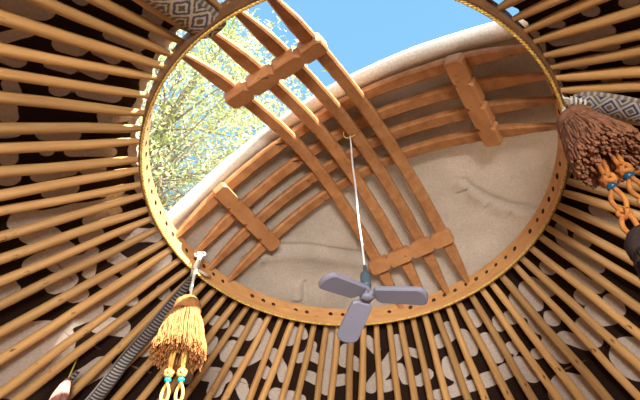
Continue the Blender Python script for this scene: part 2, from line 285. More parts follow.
# the felt roof: a cone of dark felt with cream scroll applique
R0, R1, OFF, TH = .847, 2.72, .040, .014
NT, NR = 760, 120
rr = R0 + (R1 - R0) * (np.linspace(0, 1, NR) ** 1.35)
th = np.linspace(0, 360, NT, endpoint=False)
C1 = math.sqrt(1 + KC * KC)
def dev(thd, r):               # unrolled cone, isotropic, metres
    return np.radians(thd) / C1, r * C1
TT, RR = np.meshgrid(th, rr)
rag = .004 * np.sin(np.radians(TT) * 37) + .003 * np.sin(np.radians(TT) * 91 + 1)
Rg = RR + rag * np.exp(-(RR - R0) / .05)
Zg = ZA + OFF - KC * Rg
wob = .006 * np.sin(np.radians(TT) * 23 + RR * 9) + .005 * np.sin(np.radians(TT) * 9 - RR * 14)
Zg = Zg + .010 + wob
X = Rg * np.cos(np.radians(TT)); Y = Rg * np.sin(np.radians(TT))
# signed distance to the strokes (positive = cream)
sd = np.full(TT.shape, -.05)
def seg_sd(tt, r_, a, b_, w):
    mid = a[0]
    def xy(t, rho): 
        d = np.radians(((t - mid + 180) % 360) - 180) / C1; return rho * C1 * np.cos(d), rho * C1 * np.sin(d)
    px, py = xy(tt, r_); ax, ay = xy(a[0], a[1]); bx, by = xy(b_[0], b_[1])
    dx, dy = bx - ax, by - ay; L2 = dx * dx + dy * dy + 1e-9
    t = np.clip(((px - ax) * dx + (py - ay) * dy) / L2, 0, 1)
    return w - np.hypot(px - ax - t * dx, py - ay - t * dy)
def stroke(field, pts, w):
    if len(pts) == 1: pts = pts * 2
    for a, b_ in zip(pts[:-1], pts[1:]):
        lo = min(a[1], b_[1]) - w - .06; hi = max(a[1], b_[1]) + w + .06
        i0, i1 = np.searchsorted(rr, [lo, hi]); i0 = max(0, i0 - 1)
        if i1 <= i0: continue
        np.maximum(field[i0:i1], seg_sd(TT[i0:i1], RR[i0:i1], a, b_, w), out=field[i0:i1])
for w, pts in STROKES: stroke(sd, pts, w * (1.55 if 160 < pts[0][0] < 236 else 1.25 if 55 < pts[0][0] < 130 else 1.42))
seam = np.full(TT.shape, -.05)
for pts in SEAMS: stroke(seam, pts, .0035)
# rim band of cream next to the opening and repeating horns where the photograph shows no felt
stroke_r = .865
for k in range(60):
    t0 = k * 6.0
    vis = (t0 < 50) or (40 < t0 < 236) or (t0 > 298)
    if not vis:
        stroke(sd, [(t0, .90), (t0 + 2, 1.0), (t0 - 1, 1.08)], .018)
    for q, rho in enumerate((1.75, 2.1, 2.45)):
        stroke(sd, [(t0 + 3 * (q % 2), rho - .12), (t0 + 2 + 3 * (q % 2), rho), (t0 - 1 + 3 * (q % 2), rho + .1)], .03)
rim_sd = .012 - np.abs(RR - .858) + .006 * np.sin(np.radians(TT) * 43)
sd = np.maximum(sd, np.where((TT > 150) & (TT < 232), .022 - (RR - R0) + .006 * np.sin(np.radians(TT) * 31), -.05))
sd = np.maximum(sd, np.where((TT < 40) | (TT > 345), .020 - (RR - R0), -.05))
wig = np.array([[noise.noise((x * 22, y * 22, 3.1)) for x, y in zip(X[i], Y[i])] for i in range(NR)]) * .005
pat = np.clip(.5 + (sd + wig) * 10, 0, 1); sm_ = np.clip(.5 + seam * 10, 0, 1)
vb = np.stack([X, Y, Zg], -1).reshape(-1, 3); vt = vb + np.array([0, 0, TH * 1.2])
V = np.concatenate([vb, vt]); N = NR * NT
F = []
for i in range(NR - 1):
    for k in range(NT):
        k2 = (k + 1) % NT; a, b_, c, d = i * NT + k, i * NT + k2, (i + 1) * NT + k2, (i + 1) * NT + k
        F.append((a, b_, c, d)); F.append((N + d, N + c, N + b_, N + a))
for k in range(NT):
    k2 = (k + 1) % NT
    F.append((k, N + k, N + k2, k2)); e = (NR - 1) * NT; F.append((e + k2, N + e + k2, N + e + k, e + k))
me = bpy.data.meshes.new('ceiling'); me.from_pydata(V.tolist(), [], F); me.materials.append(ROOFFELT)
me.polygons.foreach_set('use_smooth', [True] * len(F))
for nm, arr in (('pattern', pat), ('seam', sm_)):
    A = me.attributes.new(nm, 'FLOAT', 'POINT'); A.data.foreach_set('value', np.concatenate([arr.ravel(), arr.ravel()]).astype(np.float32))
me.update(); ceil = bpy.data.objects.new('ceiling', me); COL.objects.link(ceil)
setting(ceil, 'dark felt roof lining with cream scroll patterns behind the poles')

# ---------------------------------------------------------------- crown wheel
crown = thing('crown_wheel', (0, 0, ZR), 'round wooden crown wheel with arched bars, notched blocks and gold edging', 'crown wheel')
NP = 86; HR = .096
mb = MB()
def cyl(a, r, z): return (r * math.cos(a), r * math.sin(a), ZR + z)
# inner face: one cell per peg hole, each with an octagonal recess
for k in range(NP):
    a0, a1 = 2 * PI * k / NP, 2 * PI * (k + 1) / NP; am = (a0 + a1) / 2 + random.uniform(-.006, .006)
    hz = .058 + random.uniform(-.004, .004); hr = .0115 * random.uniform(.8, 1.15); deep = random.choice((.02, .02, .004, .001))
    rect = [cyl(a0, S, 0), cyl((a0 + a1) / 2, S, 0), cyl(a1, S, 0), cyl(a1, S, HR / 2), cyl(a1, S, HR), cyl((a0 + a1) / 2, S, HR), cyl(a0, S, HR), cyl(a0, S, HR / 2)]
    octo = [(am + hr / S * math.cos(q), hz + hr * math.sin(q)) for q in [RAD(225 + 45 * j) for j in range(8)]]
    o1 = [cyl(a, S, z) for a, z in octo]; o2 = [cyl(a, S + deep, z) for a, z in octo]
    mb.add(rect + o1, [(j, (j + 1) % 8, 8 + (j + 1) % 8, 8 + j) for j in range(8)], 0, False)
    mb.add(o1 + o2, [(j, (j + 1) % 8, 8 + (j + 1) % 8, 8 + j) for j in range(8)] + [tuple(range(8, 16))], 1 if deep > .002 else 0, False)
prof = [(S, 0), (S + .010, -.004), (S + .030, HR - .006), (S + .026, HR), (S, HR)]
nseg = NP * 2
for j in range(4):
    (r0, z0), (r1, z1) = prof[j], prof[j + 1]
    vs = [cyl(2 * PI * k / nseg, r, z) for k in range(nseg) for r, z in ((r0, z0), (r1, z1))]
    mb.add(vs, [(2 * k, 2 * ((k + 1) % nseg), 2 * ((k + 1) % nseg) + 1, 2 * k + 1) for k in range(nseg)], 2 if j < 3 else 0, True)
mb.build('rim', [W_RING, W_HOLE_SHADE, W_RIMOUT], crown)
# gold braid along the rim's lower edge: two twisted strands
mb = MB(); turns = 170; per = 8
for ph in (0, PI):
    pts = []
    for k in range(turns * per + 1):
        a = 2 * PI * k / (turns * per); q = 2 * PI * k / per + ph; rad = .0026
        pts.append(cyl(a, S - .001 + rad * math.cos(q), -.004 + rad * math.sin(q)))
    mb.tube(pts, .0030, 5, caps=False)
mb.build('edge_braid', GOLD, crown)
# arched bars
def arch_pt(phi, d, H, s, ex=0, zt=.054):
    u = (math.cos(phi), math.sin(phi)); nn = (-u[1], u[0]); sR = math.sqrt(1.05 ** 2 - d * d)
    return Vector((S * (s * u[0] + d * nn[0]), S * (s * u[1] + d * nn[1]), ZR + S * (zt + H * (1 - abs(s / sR) ** 1.873)) + ex))
PHA, PHB, HA, HB = .970, 2.549, .412, .439
DA = (.223, .068, -.075, -.216); DB = (.225, .062, -.069, -.212)
EA = (.002, .002, .017, -.021); EB = (-.007, .027, -.003, -.017)
for phi, D, H, Ex, sh in ((PHA, DA, HA, EA, -.010), (PHB, DB, HB, EB, .012)):
    for d, e in zip(D, Ex):
        sR = math.sqrt(1.0 - d * d) + .028; pts = []; ws = []; hs = []
        for k in range(49):
            s = -sR + 2 * sR * k / 48; p = arch_pt(phi, d, H + e, s, sh * min(1, (sR - abs(s)) / .25)); p += Vector((0, 0, .002 * math.sin(9 * s + d * 40)))
            pts.append(p); t = min(1, (sR - abs(s)) / .22); ws.append((.016 + .038 * t ** .8) * random.uniform(.97, 1.03)); hs.append(.018 + .016 * t)
        mb = MB(); mb.bar(pts, ws, hs, bev=.22); mb.build('arch_bar', W_ARCH, crown, loc=pts[24])
# notched clamp blocks under each family of bars
def clamp(phi, D, H, s0, sh, drop, wid=.072, thk=.05, sgn=1):
    n_ = Vector((-math.sin(phi), math.cos(phi), 0)); c0 = arch_pt(phi, 0, H, s0, sh); c1 = arch_pt(phi, 0, H, s0 + .02, sh)
    t_ = (c1 - c0).normalized(); up = n_.cross(t_).normalized()
    if up.z < 0: up = -up
    ends = sorted(S * d for d in D); Lo, Hi = ends[0] - .040, ends[-1] + .040
    mids = [(ends[i] + ends[i + 1]) / 2 for i in range(3)]
    base = c0 - up * (drop + thk / 2)
    # outline in (along n, along t): scalloped lobes with V notches between bars
    def edge(sg):
        out = [(Lo, .34 * wid * sg), (Lo + .014, .5 * wid * sg)]
        for m_ in mids: out += [(m_ - .014, .5 * wid * sg), (m_ + random.uniform(-.003, .003), .27 * wid * sg), (m_ + .012, .5 * wid * sg)]
        return out + [(Hi - .014, .5 * wid * sg), (Hi, .34 * wid * sg)]
    ol = edge(-1) + edge(1)[::-1]; N_ = len(ol)
    vs = []
    for sc, z in ((.90, -.5), (1, -.36), (1, .36), (.93, .5)):
        for x, y in ol: vs.append(base + n_ * ((x - (Lo + Hi) / 2) * (1 - (1 - sc) * .25) + (Lo + Hi) / 2) + t_ * (y * sc) + up * (z * thk))
    h = N_ // 2
    fs = [(r * N_ + i, r * N_ + (i + 1) % N_, (r + 1) * N_ + (i + 1) % N_, (r + 1) * N_ + i) for r in range(3) for i in range(N_)]
    for r in (0, 3): fs += [(r * N_ + i, r * N_ + i + 1, r * N_ + N_ - 2 - i, r * N_ + N_ - 1 - i) for i in range(h - 1)]
    mb = MB(); mb.add(vs, fs, 0, False); mb.build('clamp_block', W_BLOCK, crown, loc=base)
for s0 in (-.672, .715): clamp(PHA, DA, HA, s0, -.010, .008)
for s0 in (.70, -.722): clamp(PHB, DB, HB, s0, .012, .008)

# ---------------------------------------------------------------- cream felt cover over half the wheel
nB = Vector((-math.sin(PHB), math.cos(PHB), 0)); uB = Vector((math.cos(PHB), math.sin(PHB), 0))
DE = .262
def cover_z(x, y, under=0):
    r = math.hypot(x, y) / S
    z = S * (.054 + .470 * (1 - (min(r, 1.09) / 1.09) ** 1.95)) + .046
    zc = .645 + .075 - KC * r * S                            # lies on the roof felt further out
    q = max(0, min(1, (r - .92) / .17)); q = q * q * (3 - 2 * q); zz = z * (1 - q) + zc * q
    return ZR + zz
nu, nv = 230, 170; V = []; rowsn = []
fold = lambda a, d: .012 * noise.noise((a * 2.3, d * 3.1, 1.7)) + .006 * noise.noise((a * 6, d * 6, 4.2))
OUT = 1.42
CREASES = [[(-.51, .559), (-.406, .524), (-.319, .533), (-.117, .567), (.037, .587), (.15, .596)], [(.53, .12), (.563, .15), (.645, .17), (.72, .168), (.82, .136)], [(-.196, .712), (-.19, .789)]]
def crease(x, y):
    """overlap seams in the felt: a groove with the outer piece hanging a little lower"""
    h = 0
    for L_ in CREASES:
        for (ax, ay), (bx, by) in zip(L_[:-1], L_[1:]):
            dx, dy = bx - ax, by - ay; q = dx * dx + dy * dy; t = ((x - ax) * dx + (y - ay) * dy) / q
            if -.05 <= t <= 1.05:
                e = ((x - ax) * dy - (y - ay) * dx) / math.sqrt(q)
                h += (-.022 * math.exp(-(e / .012) ** 2) + .016 * math.exp(-((e + .03) / .035) ** 2)) * min(1, (t + .05) / .1, (1.05 - t) / .1)
    return h
for i in range(nu + 1):
    ai = -1 + 2 * i / nu
    for j in range(nv + 1):
        f = j / nv
        # d runs from the rolled edge towards the covered side
        d = DE - f * (DE + OUT); half = math.sqrt(max(OUT ** 2 - d * d, .0))
        s = ai * half * .9999
        x, y = S * (s * uB.x + d * nB.x), S * (s * uB.y + d * nB.y)
        soft = min(1, f / .2); soft = soft * soft
        V.append(Vector((x, y, cover_z(x, y) + fold(s, d) * 1.3 * soft - crease(x, y))))
TC = .026
W2 = nv + 1
lower = [v.copy() for v in V]; upper = [v + Vector((0, 0, TC)) for v in V]
mb = MB(); vs = lower + upper; o = len(lower); fs = []
for i in range(nu):
    for j in range(nv):
        a, b_, c, d = i * W2 + j, i * W2 + j + 1, (i + 1) * W2 + j + 1, (i + 1) * W2 + j
        fs += [(a, b_, c, d), (o + d, o + c, o + b_, o + a)]
for i in range(nu): 
    a, b_ = i * W2 + nv, (i + 1) * W2 + nv; fs.append((a, o + a, o + b_, b_))
for j in range(nv):
    fs.append((j, o + j, o + j + 1, j + 1)); a = nu * W2 + j; fs.append((a + 1, o + a + 1, o + a, a))
mb.add(vs, fs)
# the felt is folded back on itself along the hem: a second layer on top
k2 = [j for j in range(nv + 1) if DE - j / nv * (DE + OUT) > -.235]; nk = len(k2)
fl_lo = [upper[i * W2 + j] + Vector((0, 0, .006)) for i in range(nu + 1) for j in k2]; fl_up = [v + Vector((0, 0, TC)) for v in fl_lo]; of = len(fl_lo); fs2 = []
for i in range(nu):
    for j in range(nk - 1):
        a, b_, c, d = i * nk + j, i * nk + j + 1, (i + 1) * nk + j + 1, (i + 1) * nk + j
        fs2 += [(a, b_, c, d), (of + d, of + c, of + b_, of + a)]
    for j in (0, nk - 1): a, b_ = i * nk + j, (i + 1) * nk + j; fs2.append((a, b_, of + b_, of + a))
mb.add(fl_lo + fl_up, fs2)
# the thick rolled hem
hem = [(lower[i * W2] + upper[i * W2]) / 2 + nB * .012 + Vector((0, 0, .008)) for i in range(nu + 1)]
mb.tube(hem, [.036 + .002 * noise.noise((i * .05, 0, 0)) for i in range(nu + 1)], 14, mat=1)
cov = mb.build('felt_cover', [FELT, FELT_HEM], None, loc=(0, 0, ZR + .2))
tag(cov, 'thick cream felt cover drawn over half of the crown wheel', 'felt cover')

# ---------------------------------------------------------------- roof poles, one object each
def make_pole(t1, t2, seed, label):
    rnd = random.Random(seed)
    a1, a2 = t1, t2
    c = (a2 - a1) / (1 / 1.3 - 1 / .84); c = max(-10, min(4, c)); inf = a2 - c / 1.3
    rs = [.818, .826, .838, .856, .90, .98, 1.08, 1.2, 1.32, 1.5, 1.75, 2.0, 2.3, 2.58]
    P = []
    w0, w1 = rnd.uniform(0, 6), rnd.uniform(0, 6); base = rnd.uniform(.93, 1.08)
    for r in rs:
        amp = .0022 * min(1, (r - .81) * 8)
        p = cone(inf + c / r + math.degrees(amp * math.sin(r * 17 + w0) / r), r); p.z += amp * math.sin(r * 13 + w1) - .002
        P.append(p)
    R_ = [(.0108 if r < .83 else .0125 if r < .85 else .0142 if r < .9 else .0158 + .0034 * min(1, (r - .9) / .4)) * base * rnd.uniform(.97, 1.03) for r in rs]
    fl = [.75 if r < .85 else .9 if r < .9 else 1 for r in rs]
    mb = MB()
    org = P[3]; xd = (P[8] - P[3]).normalized(); zd = Vector((0, 0, 1)); yd = zd.cross(xd).normalized(); zd = xd.cross(yd)
    M = Matrix((xd, yd, zd))
    mb.tube([M @ (p - org) for p in P], R_, 10, flat=fl)
    o = mb.build('roof_pole', W_POLE); o.matrix_world = Matrix.Translation(org) @ M.transposed().to_4x4()
    return tag(o, label, 'pole', 'roof poles around the crown wheel')
for i, (t1, t2, lab) in enumerate(POLES): make_pole(t1, t2, 100 + i, lab)

# ---------------------------------------------------------------- hanging three-panel lamp
LX, LY = .022, -.066
lamp = thing('pendant_lamp', (LX, LY, ZR - .56), 'grey fan-shaped pendant lamp with three panels on a pale cord', 'lamp')
mb = MB(); ztop = ZR + .385
pts = [Vector((LX - .018 * (k / 30) ** .8 + .0012 * math.sin(k * .5), LY, ZR - .43 + (ztop - ZR + .43 - .03) * k / 30)) for k in range(31)]
mb.tube(pts, [.0036] * 31, 7); mb.build('cord', PALE_CORD, lamp)
mb = MB(); loop = [Vector((LX - .018 + .028 * math.cos(a), LY + .006 * math.sin(2 * a), ZR + .375 + .03 * math.sin(a))) for a in [2 * PI * k / 24 for k in range(25)]]
mb.tube(loop, .0022, 6, caps=False); mb.tube([pts[-1], pts[-1] + Vector((0, .003, .02))], .0025, 6); t_ = mb.build('hanging_loop', THREAD, lamp); t_['label'] = 'thin yellow thread loop'
mb = MB(); mb.lathe([(.004, 0), (.006, -.012), (.006, -.03), (.0150, -.036), (.0165, -.05), (.0165, -.082), (.014, -.088)], (LX, LY, ZR - .415), 18); t_ = mb.build('socket', SOCK, lamp); t_['label'] = 'dark slate lamp holder'
mb = MB(); mb.lathe([(.011, 0), (.012, -.012), (.014, -.018), (.016, -.03), (.016, -.040), (.02, -.043), (.02, -.05), (.004, -.051)], (LX, LY, ZR - .497), 6); 
hub = mb.build('hub', GREY_PL, lamp)
hc = Vector((LX, LY, ZR - .530))
for ang, ln, dr in ((341, .180, .05), (218, .172, .035), (112, .172, .062)):
    d = Vector((math.cos(RAD(ang)), math.sin(RAD(ang)), 0)); ax = (d * math.sqrt(ln * ln - dr * dr) - Vector((0, 0, dr))).normalized()
    sd_ = Vector((0, 0, 1)).cross(d); up = ax.cross(sd_)
    mb = MB(); ol = []
    w = .035
    for k in range(13): a = -PI / 2 + PI * k / 12; ol.append((ln - w * .62 + w * .62 * math.cos(a), w * math.sin(a)))
    ol += [(.034, w * .92), (.026, w * .6), (.026, -w * .6), (.034, -w * .92)]
    N_ = len(ol); cx_ = .1
    vs = [hc + ax * (cx_ + (x - cx_) * s_) + sd_ * (y * s_) + up * z for s_, z in ((.93, -.008), (1, -.005), (1, .005), (.93, .008)) for x, y in ol]
    fs = [(r * N_ + i, r * N_ + (i + 1) % N_, (r + 1) * N_ + (i + 1) % N_, (r + 1) * N_ + i) for r in range(3) for i in range(N_)] + [tuple(range(N_ - 1, -1, -1)), tuple(3 * N_ + i for i in range(N_))]
    mb.add(vs, fs, 0, False)
    pan = mb.build('lamp_panel', GREY_PL, lamp)
    mb = MB(); mb.tube([hc + ax * .014 - sd_ * .014, hc + ax * .014 + sd_ * .014], .008, 8)
    mb.bar([hc + ax * .012, hc + ax * .036], .03, .012, up=up)
    h_ = mb.build('hinge', GREY_PL, pan)

# ---------------------------------------------------------------- woven bands
def woven(name, base, light, blue=None, kind=0, nx=3, ny=40):
    """u along the band (0..length m), v across (0..1); both from the UV map"""
    m, nt, b = mat(name); L = nt.links; b.inputs['Roughness'].default_value = .9
    uv = nd(nt, 'ShaderNodeUVMap'); sp = nd(nt, 'ShaderNodeSeparateXYZ'); L.new(uv.outputs[0], sp.inputs[0])
    def M(op, a, c=None, d=None):
        n = nd(nt, 'ShaderNodeMath', operation=op)
        for i, x in enumerate((a, c, d)):
            if x is None: continue
            if isinstance(x, (int, float)): n.inputs[i].default_value = x
            else: L.new(x, n.inputs[i])
        return n.outputs[0]
    u, v = sp.outputs[0], sp.outputs[1]
    vc = M('ABSOLUTE', M('SUBTRACT', v, .5))                    # 0 centre .5 edge
    # quantise like knots
    uq = M('FLOOR', M('MULTIPLY', u, 330)); uq = M('DIVIDE', uq, 330)
    vq = M('DIVIDE', M('FLOOR', M('MULTIPLY', vc, 26)), 26)
    P_ = (.075, .03, .06)[kind]
    tri = M('PINGPONG', uq, P_ / 2); tri = M('DIVIDE', tri, P_ / 2)   # 0..1
    dia = M('ADD', tri, M('MULTIPLY', vq, 2.6))
    ring1 = M('LESS_THAN', M('ABSOLUTE', M('SUBTRACT', dia, .95)), .16)
    ring2 = M('LESS_THAN', M('ABSOLUTE', M('SUBTRACT', dia, .42)), .12)
    ring3 = M('LESS_THAN', M('ABSOLUTE', M('SUBTRACT', dia, 1.45)), .10)
    pat_ = M('MAXIMUM', M('MAXIMUM', ring1, ring2), ring3)
    chk = M('LESS_THAN', M('PINGPONG', M('ADD', M('MULTIPLY', u, 160), M('MULTIPLY', v, 9)), 1), .5)
    edge = M('GREATER_THAN', vc, .37)
    dots = M('LESS_THAN', M('PINGPONG', M('MULTIPLY', u, 110), 1), .45)
    lt = M('ADD', M('MULTIPLY', pat_, M('SUBTRACT', 1, edge)), M('MULTIPLY', edge, M('MULTIPLY', dots, .55)))
    if kind == 1:
        z = M('LESS_THAN', M('PINGPONG', M('ADD', M('MULTIPLY', u, 130), M('MULTIPLY', vc, .6)), 1), .42)
        lt = M('MULTIPLY', z, M('LESS_THAN', vc, .36)); lt = M('MULTIPLY_ADD', lt, .45, M('MULTIPLY', M('GREATER_THAN', vc, .43), .25))
    mx = nd(nt, 'ShaderNodeMix', data_type='RGBA'); L.new(lt, mx.inputs[0]); mx.inputs[6].default_value = (*base, 1); mx.inputs[7].default_value = (*light, 1)
    out = mx.outputs[2]
    if blue:
        m2 = nd(nt, 'ShaderNodeMix', data_type='RGBA'); inn = M('MULTIPLY', M('LESS_THAN', M('ABSOLUTE', M('SUBTRACT', dia, .68)), .13), M('SUBTRACT', 1, edge))
        inn = M('MAXIMUM', inn, M('MULTIPLY', M('GREATER_THAN', dia, 1.6), M('SUBTRACT', 1, edge)))
        L.new(inn, m2.inputs[0]); L.new(out, m2.inputs[6]); m2.inputs[7].default_value = (*blue, 1); out = m2.outputs[2]
    L.new(out, b.inputs['Base Color'])
    n = nd(nt, 'ShaderNodeTexNoise', Scale=260, Detail=2); tc = nd(nt, 'ShaderNodeTexCoord'); L.new(tc.outputs['Object'], n.inputs['Vector']); bump(nt, b, M('ADD', n.outputs[0], chk), .5, .002)
    return m
def ribbon(name, pts, wid, material, parent, normal, twist=0, sag=0, thick=.004, n=60):
    P = [Vector(p) for p in pts]
    # Catmull-Rom resample
    def cr(t):
        x = t * (len(P) - 1); i = min(int(x), len(P) - 2); f = x - i
        p0, p1, p2, p3 = P[max(i - 1, 0)], P[i], P[i + 1], P[min(i + 2, len(P) - 1)]
        return .5 * ((2 * p1) + (p2 - p0) * f + (2 * p0 - 5 * p1 + 4 * p2 - p3) * f * f + (3 * p1 - p0 - 3 * p2 + p3) * f ** 3)
    C_ = [cr(k / n) for k in range(n + 1)]; vs = []; uvs = []; u = 0; m_ = 8
    for k in range(n + 1):
        if k: u += (C_[k] - C_[k - 1]).length
        t = (C_[min(k + 1, n)] - C_[max(k - 1, 0)]).normalized(); nn = Vector(normal); nn = (nn - t * nn.dot(t)).normalized(); sdv = t.cross(nn)
        x = k / n; w = np.interp(x, [q[0] for q in wid], [q[1] for q in wid]); tw = RAD(np.interp(x, [q[0] for q in wid], [q[2] if len(q) > 2 else 0 for q in wid]))
        a_ = sdv * math.cos(tw) + nn * math.sin(tw); nb = nn * math.cos(tw) - sdv * math.sin(tw)
        for side in (-1, 1):
            for j in range(m_ + 1):
                y = j / m_; curl = .10 * w * (1 - (2 * y - 1) ** 2)
                vs.append(C_[k] + a_ * ((y - .5) * w) + nb * (side * thick / 2 + curl)); uvs.append((u, y))
    mb = MB(); st = 2 * (m_ + 1); fs = []
    for k in range(n):
        for j in range(m_):
            a, b_ = k * st + j, (k + 1) * st + j; fs += [(a, a + 1, b_ + 1, b_), (a + m_ + 1, b_ + m_ + 1, b_ + m_ + 2, a + m_ + 2)]
        for j in (0, m_): a, b_ = k * st + j, (k + 1) * st + j; fs.append((a, b_, b_ + m_ + 1, a + m_ + 1))
    mb.add(vs, fs); o = mb.build(name, material, parent)
    uvl = o.data.uv_layers.new(name='UVMap')
    for lp in o.data.loops: uvl.data[lp.index].uv = uvs[lp.vertex_index]
    return o, C_
def dn(x, y, z, dz=0): return (x, y, ZR + z + dz)
BAND_A = woven('woven_grey', (.15, .125, .10), (.62, .56, .48), (.09, .10, .17))
BAND_B = woven('woven_blue', (.20, .165, .13), (.62, .60, .60), (.05, .075, .17), 2)
BAND_C = woven('woven_black', (.04, .033, .035), (.55, .5, .47), None, 1)
def cn(x, y): r = math.hypot(x, y); return (-x / r * .575, -y / r * .575, -.818)
bt = thing('patterned_band', dn(-.40, -.62, .06), 'wide grey woven band with diamond pattern, slung from the wheel at upper left', 'woven band', 'woven bands tied to the crown wheel')
ribbon('band', [dn(-.462, -.628, .050), dn(-.474, -.648, .030), dn(-.50, -.686, .004), dn(-.545, -.748, -.045), dn(-.60, -.828, -.105), dn(-.72, -1.0, -.23), dn(-.95, -1.30, -.46)], [(0, .085), (.08, .10), (.3, .112), (1, .12)], BAND_A, bt, cn(-.5, -.72))
bt = thing('patterned_band', dn(.69, -.43, .03), 'blue and white woven band knotted to the wheel above the brown tassel', 'woven band', 'woven bands tied to the crown wheel')
_, cb = ribbon('band', [dn(.705, -.432, .008), dn(.735, -.440, -.012), dn(.80, -.452, -.055), dn(.89, -.458, -.115), dn(1.15, -.47, -.30), dn(1.6, -.5, -.62)], [(0, .02, 0), (.05, .024), (.10, .05), (.2, .078), (.3, .09), (1, .09)], BAND_B, bt, cn(.8, -.45))
mb = MB()
for j in range(3):
    o_ = .008 * (j - 1)
    mb.tube([dn(.695 + o_, -.435, .10 - .0 * j), dn(.684 + o_, -.438 + o_, .05), dn(.688 + o_, -.437 + o_, .0), dn(.715 + o_, -.436 + o_, -.006)], .005, 6)
for j in range(4): mb.tube([dn(.700 + .012 * j, -.455, -.004 - .008 * j), dn(.702 + .012 * j, -.436, -.014 - .008 * j), dn(.706 + .012 * j, -.416, -.002 - .008 * j)], .004, 6)
mb.tube([dn(.692, -.45, .09), dn(.686, -.43, .03), dn(.690, -.405, -.008), dn(.697, -.37, -.012)], .007, 8)
t_ = mb.build('tie_cord', WHITE, bt); t_['label'] = 'white tie cord'
bt = thing('patterned_band', dn(-.67, .40, .02), 'narrow black and grey woven band sloping down beside the golden tassel', 'woven band', 'woven bands tied to the crown wheel')
ribbon('band', [dn(-.672, .415, .004), dn(-.700, .468, -.012), dn(-.737, .516, -.050), dn(-.851, .627, -.152), dn(-.974, .731, -.265), dn(-1.107, .859, -.394), dn(-1.5, 1.2, -.72)], [(0, .016, 60), (.06, .026, 50), (.14, .026, 30), (.25, .04, 15), (.4, .058, 0), (1, .07, 0)], BAND_C, bt, cn(-.85, .63))
mb = MB()
for j, o_ in enumerate((-.006, 0, .007)):
    mb.tube([dn(-.655 + o_, .372 + o_, .055), dn(-.650 + o_, .372 - o_, .02), dn(-.658 + o_, .385 + o_, -.012), dn(-.675 - o_, .42, -.008), dn(-.690, .445 + o_, -.016)], .0055, 6)
mb.tube([dn(-.652 + .022 * math.cos(a), .37 + .01 * math.sin(a), .045 + .024 * math.sin(a)) for a in [2 * PI * k / 20 for k in range(21)]], .004, 6, caps=False)
mb.tube([dn(-.655, .375, -.005), dn(-.668, .405, -.03), dn(-.66, .40, -.09), dn(-.66, .40, -.14)], .006, 6)
mb.tube([dn(-.675, .40, .0), dn(-.655, .40, -.02), dn(-.63, .44, -.01), dn(-.615, .47, .005)], .007, 6)
t_ = mb.build('tie_cord', WHITE, bt); t_['label'] = 'white tie cord'

# ---------------------------------------------------------------- tassels
Y_GOLD = plain('golden_yarn', (.50, .23, .075), .9, (.34, .13, .035), 60)
Y_GOLDC = plain('yellow_braid', (.80, .55, .16), .8, (.66, .38, .08), 40)
Y_BROWN = plain('brown_yarn', (.36, .16, .085), .95, (.20, .08, .04), 50)
Y_ORANGE = plain('orange_braid', (.60, .24, .05), .8, (.42, .14, .03), 40)
Y_DARK = plain('dark_yarn', (.055, .03, .028), .95, (.03, .016, .016), 50)
Y_PINK = plain('pink_yarn', (.46, .22, .18), .95, (.34, .15, .12), 60)
TURQ = plain('turquoise_bead', (.02, .55, .72), .25); BLUEB = plain('blue_bead', (.012, .08, .16), .3)
def skirt(mb, c, r0, r1, h, n, seed, rad=.0032, wav=.006, lean=(0, 0), core=.75, ragged=.12):
    rnd = random.Random(seed); c = Vector(c)
    for k in range(n):
        a = rnd.uniform(0, 2 * PI); q = 1 - (1 - core) * rnd.random() ** 2; hh = h * rnd.uniform(1 - ragged, 1 + ragged * .4); pts = []
        p0, p1 = rnd.uniform(0, 6), rnd.uniform(0, 6)
        for j in range(8):
            f = j / 7; r = (r0 + (r1 - r0) * f ** .7) * q
            pts.append(c + Vector((r * math.cos(a) + lean[0] * f + wav * f * math.sin(f * 9 + p0), r * math.sin(a) + lean[1] * f + wav * f * math.sin(f * 8 + p1), -hh * f)))
        mb.tube(pts, rad * rnd.uniform(.8, 1.2), 4)
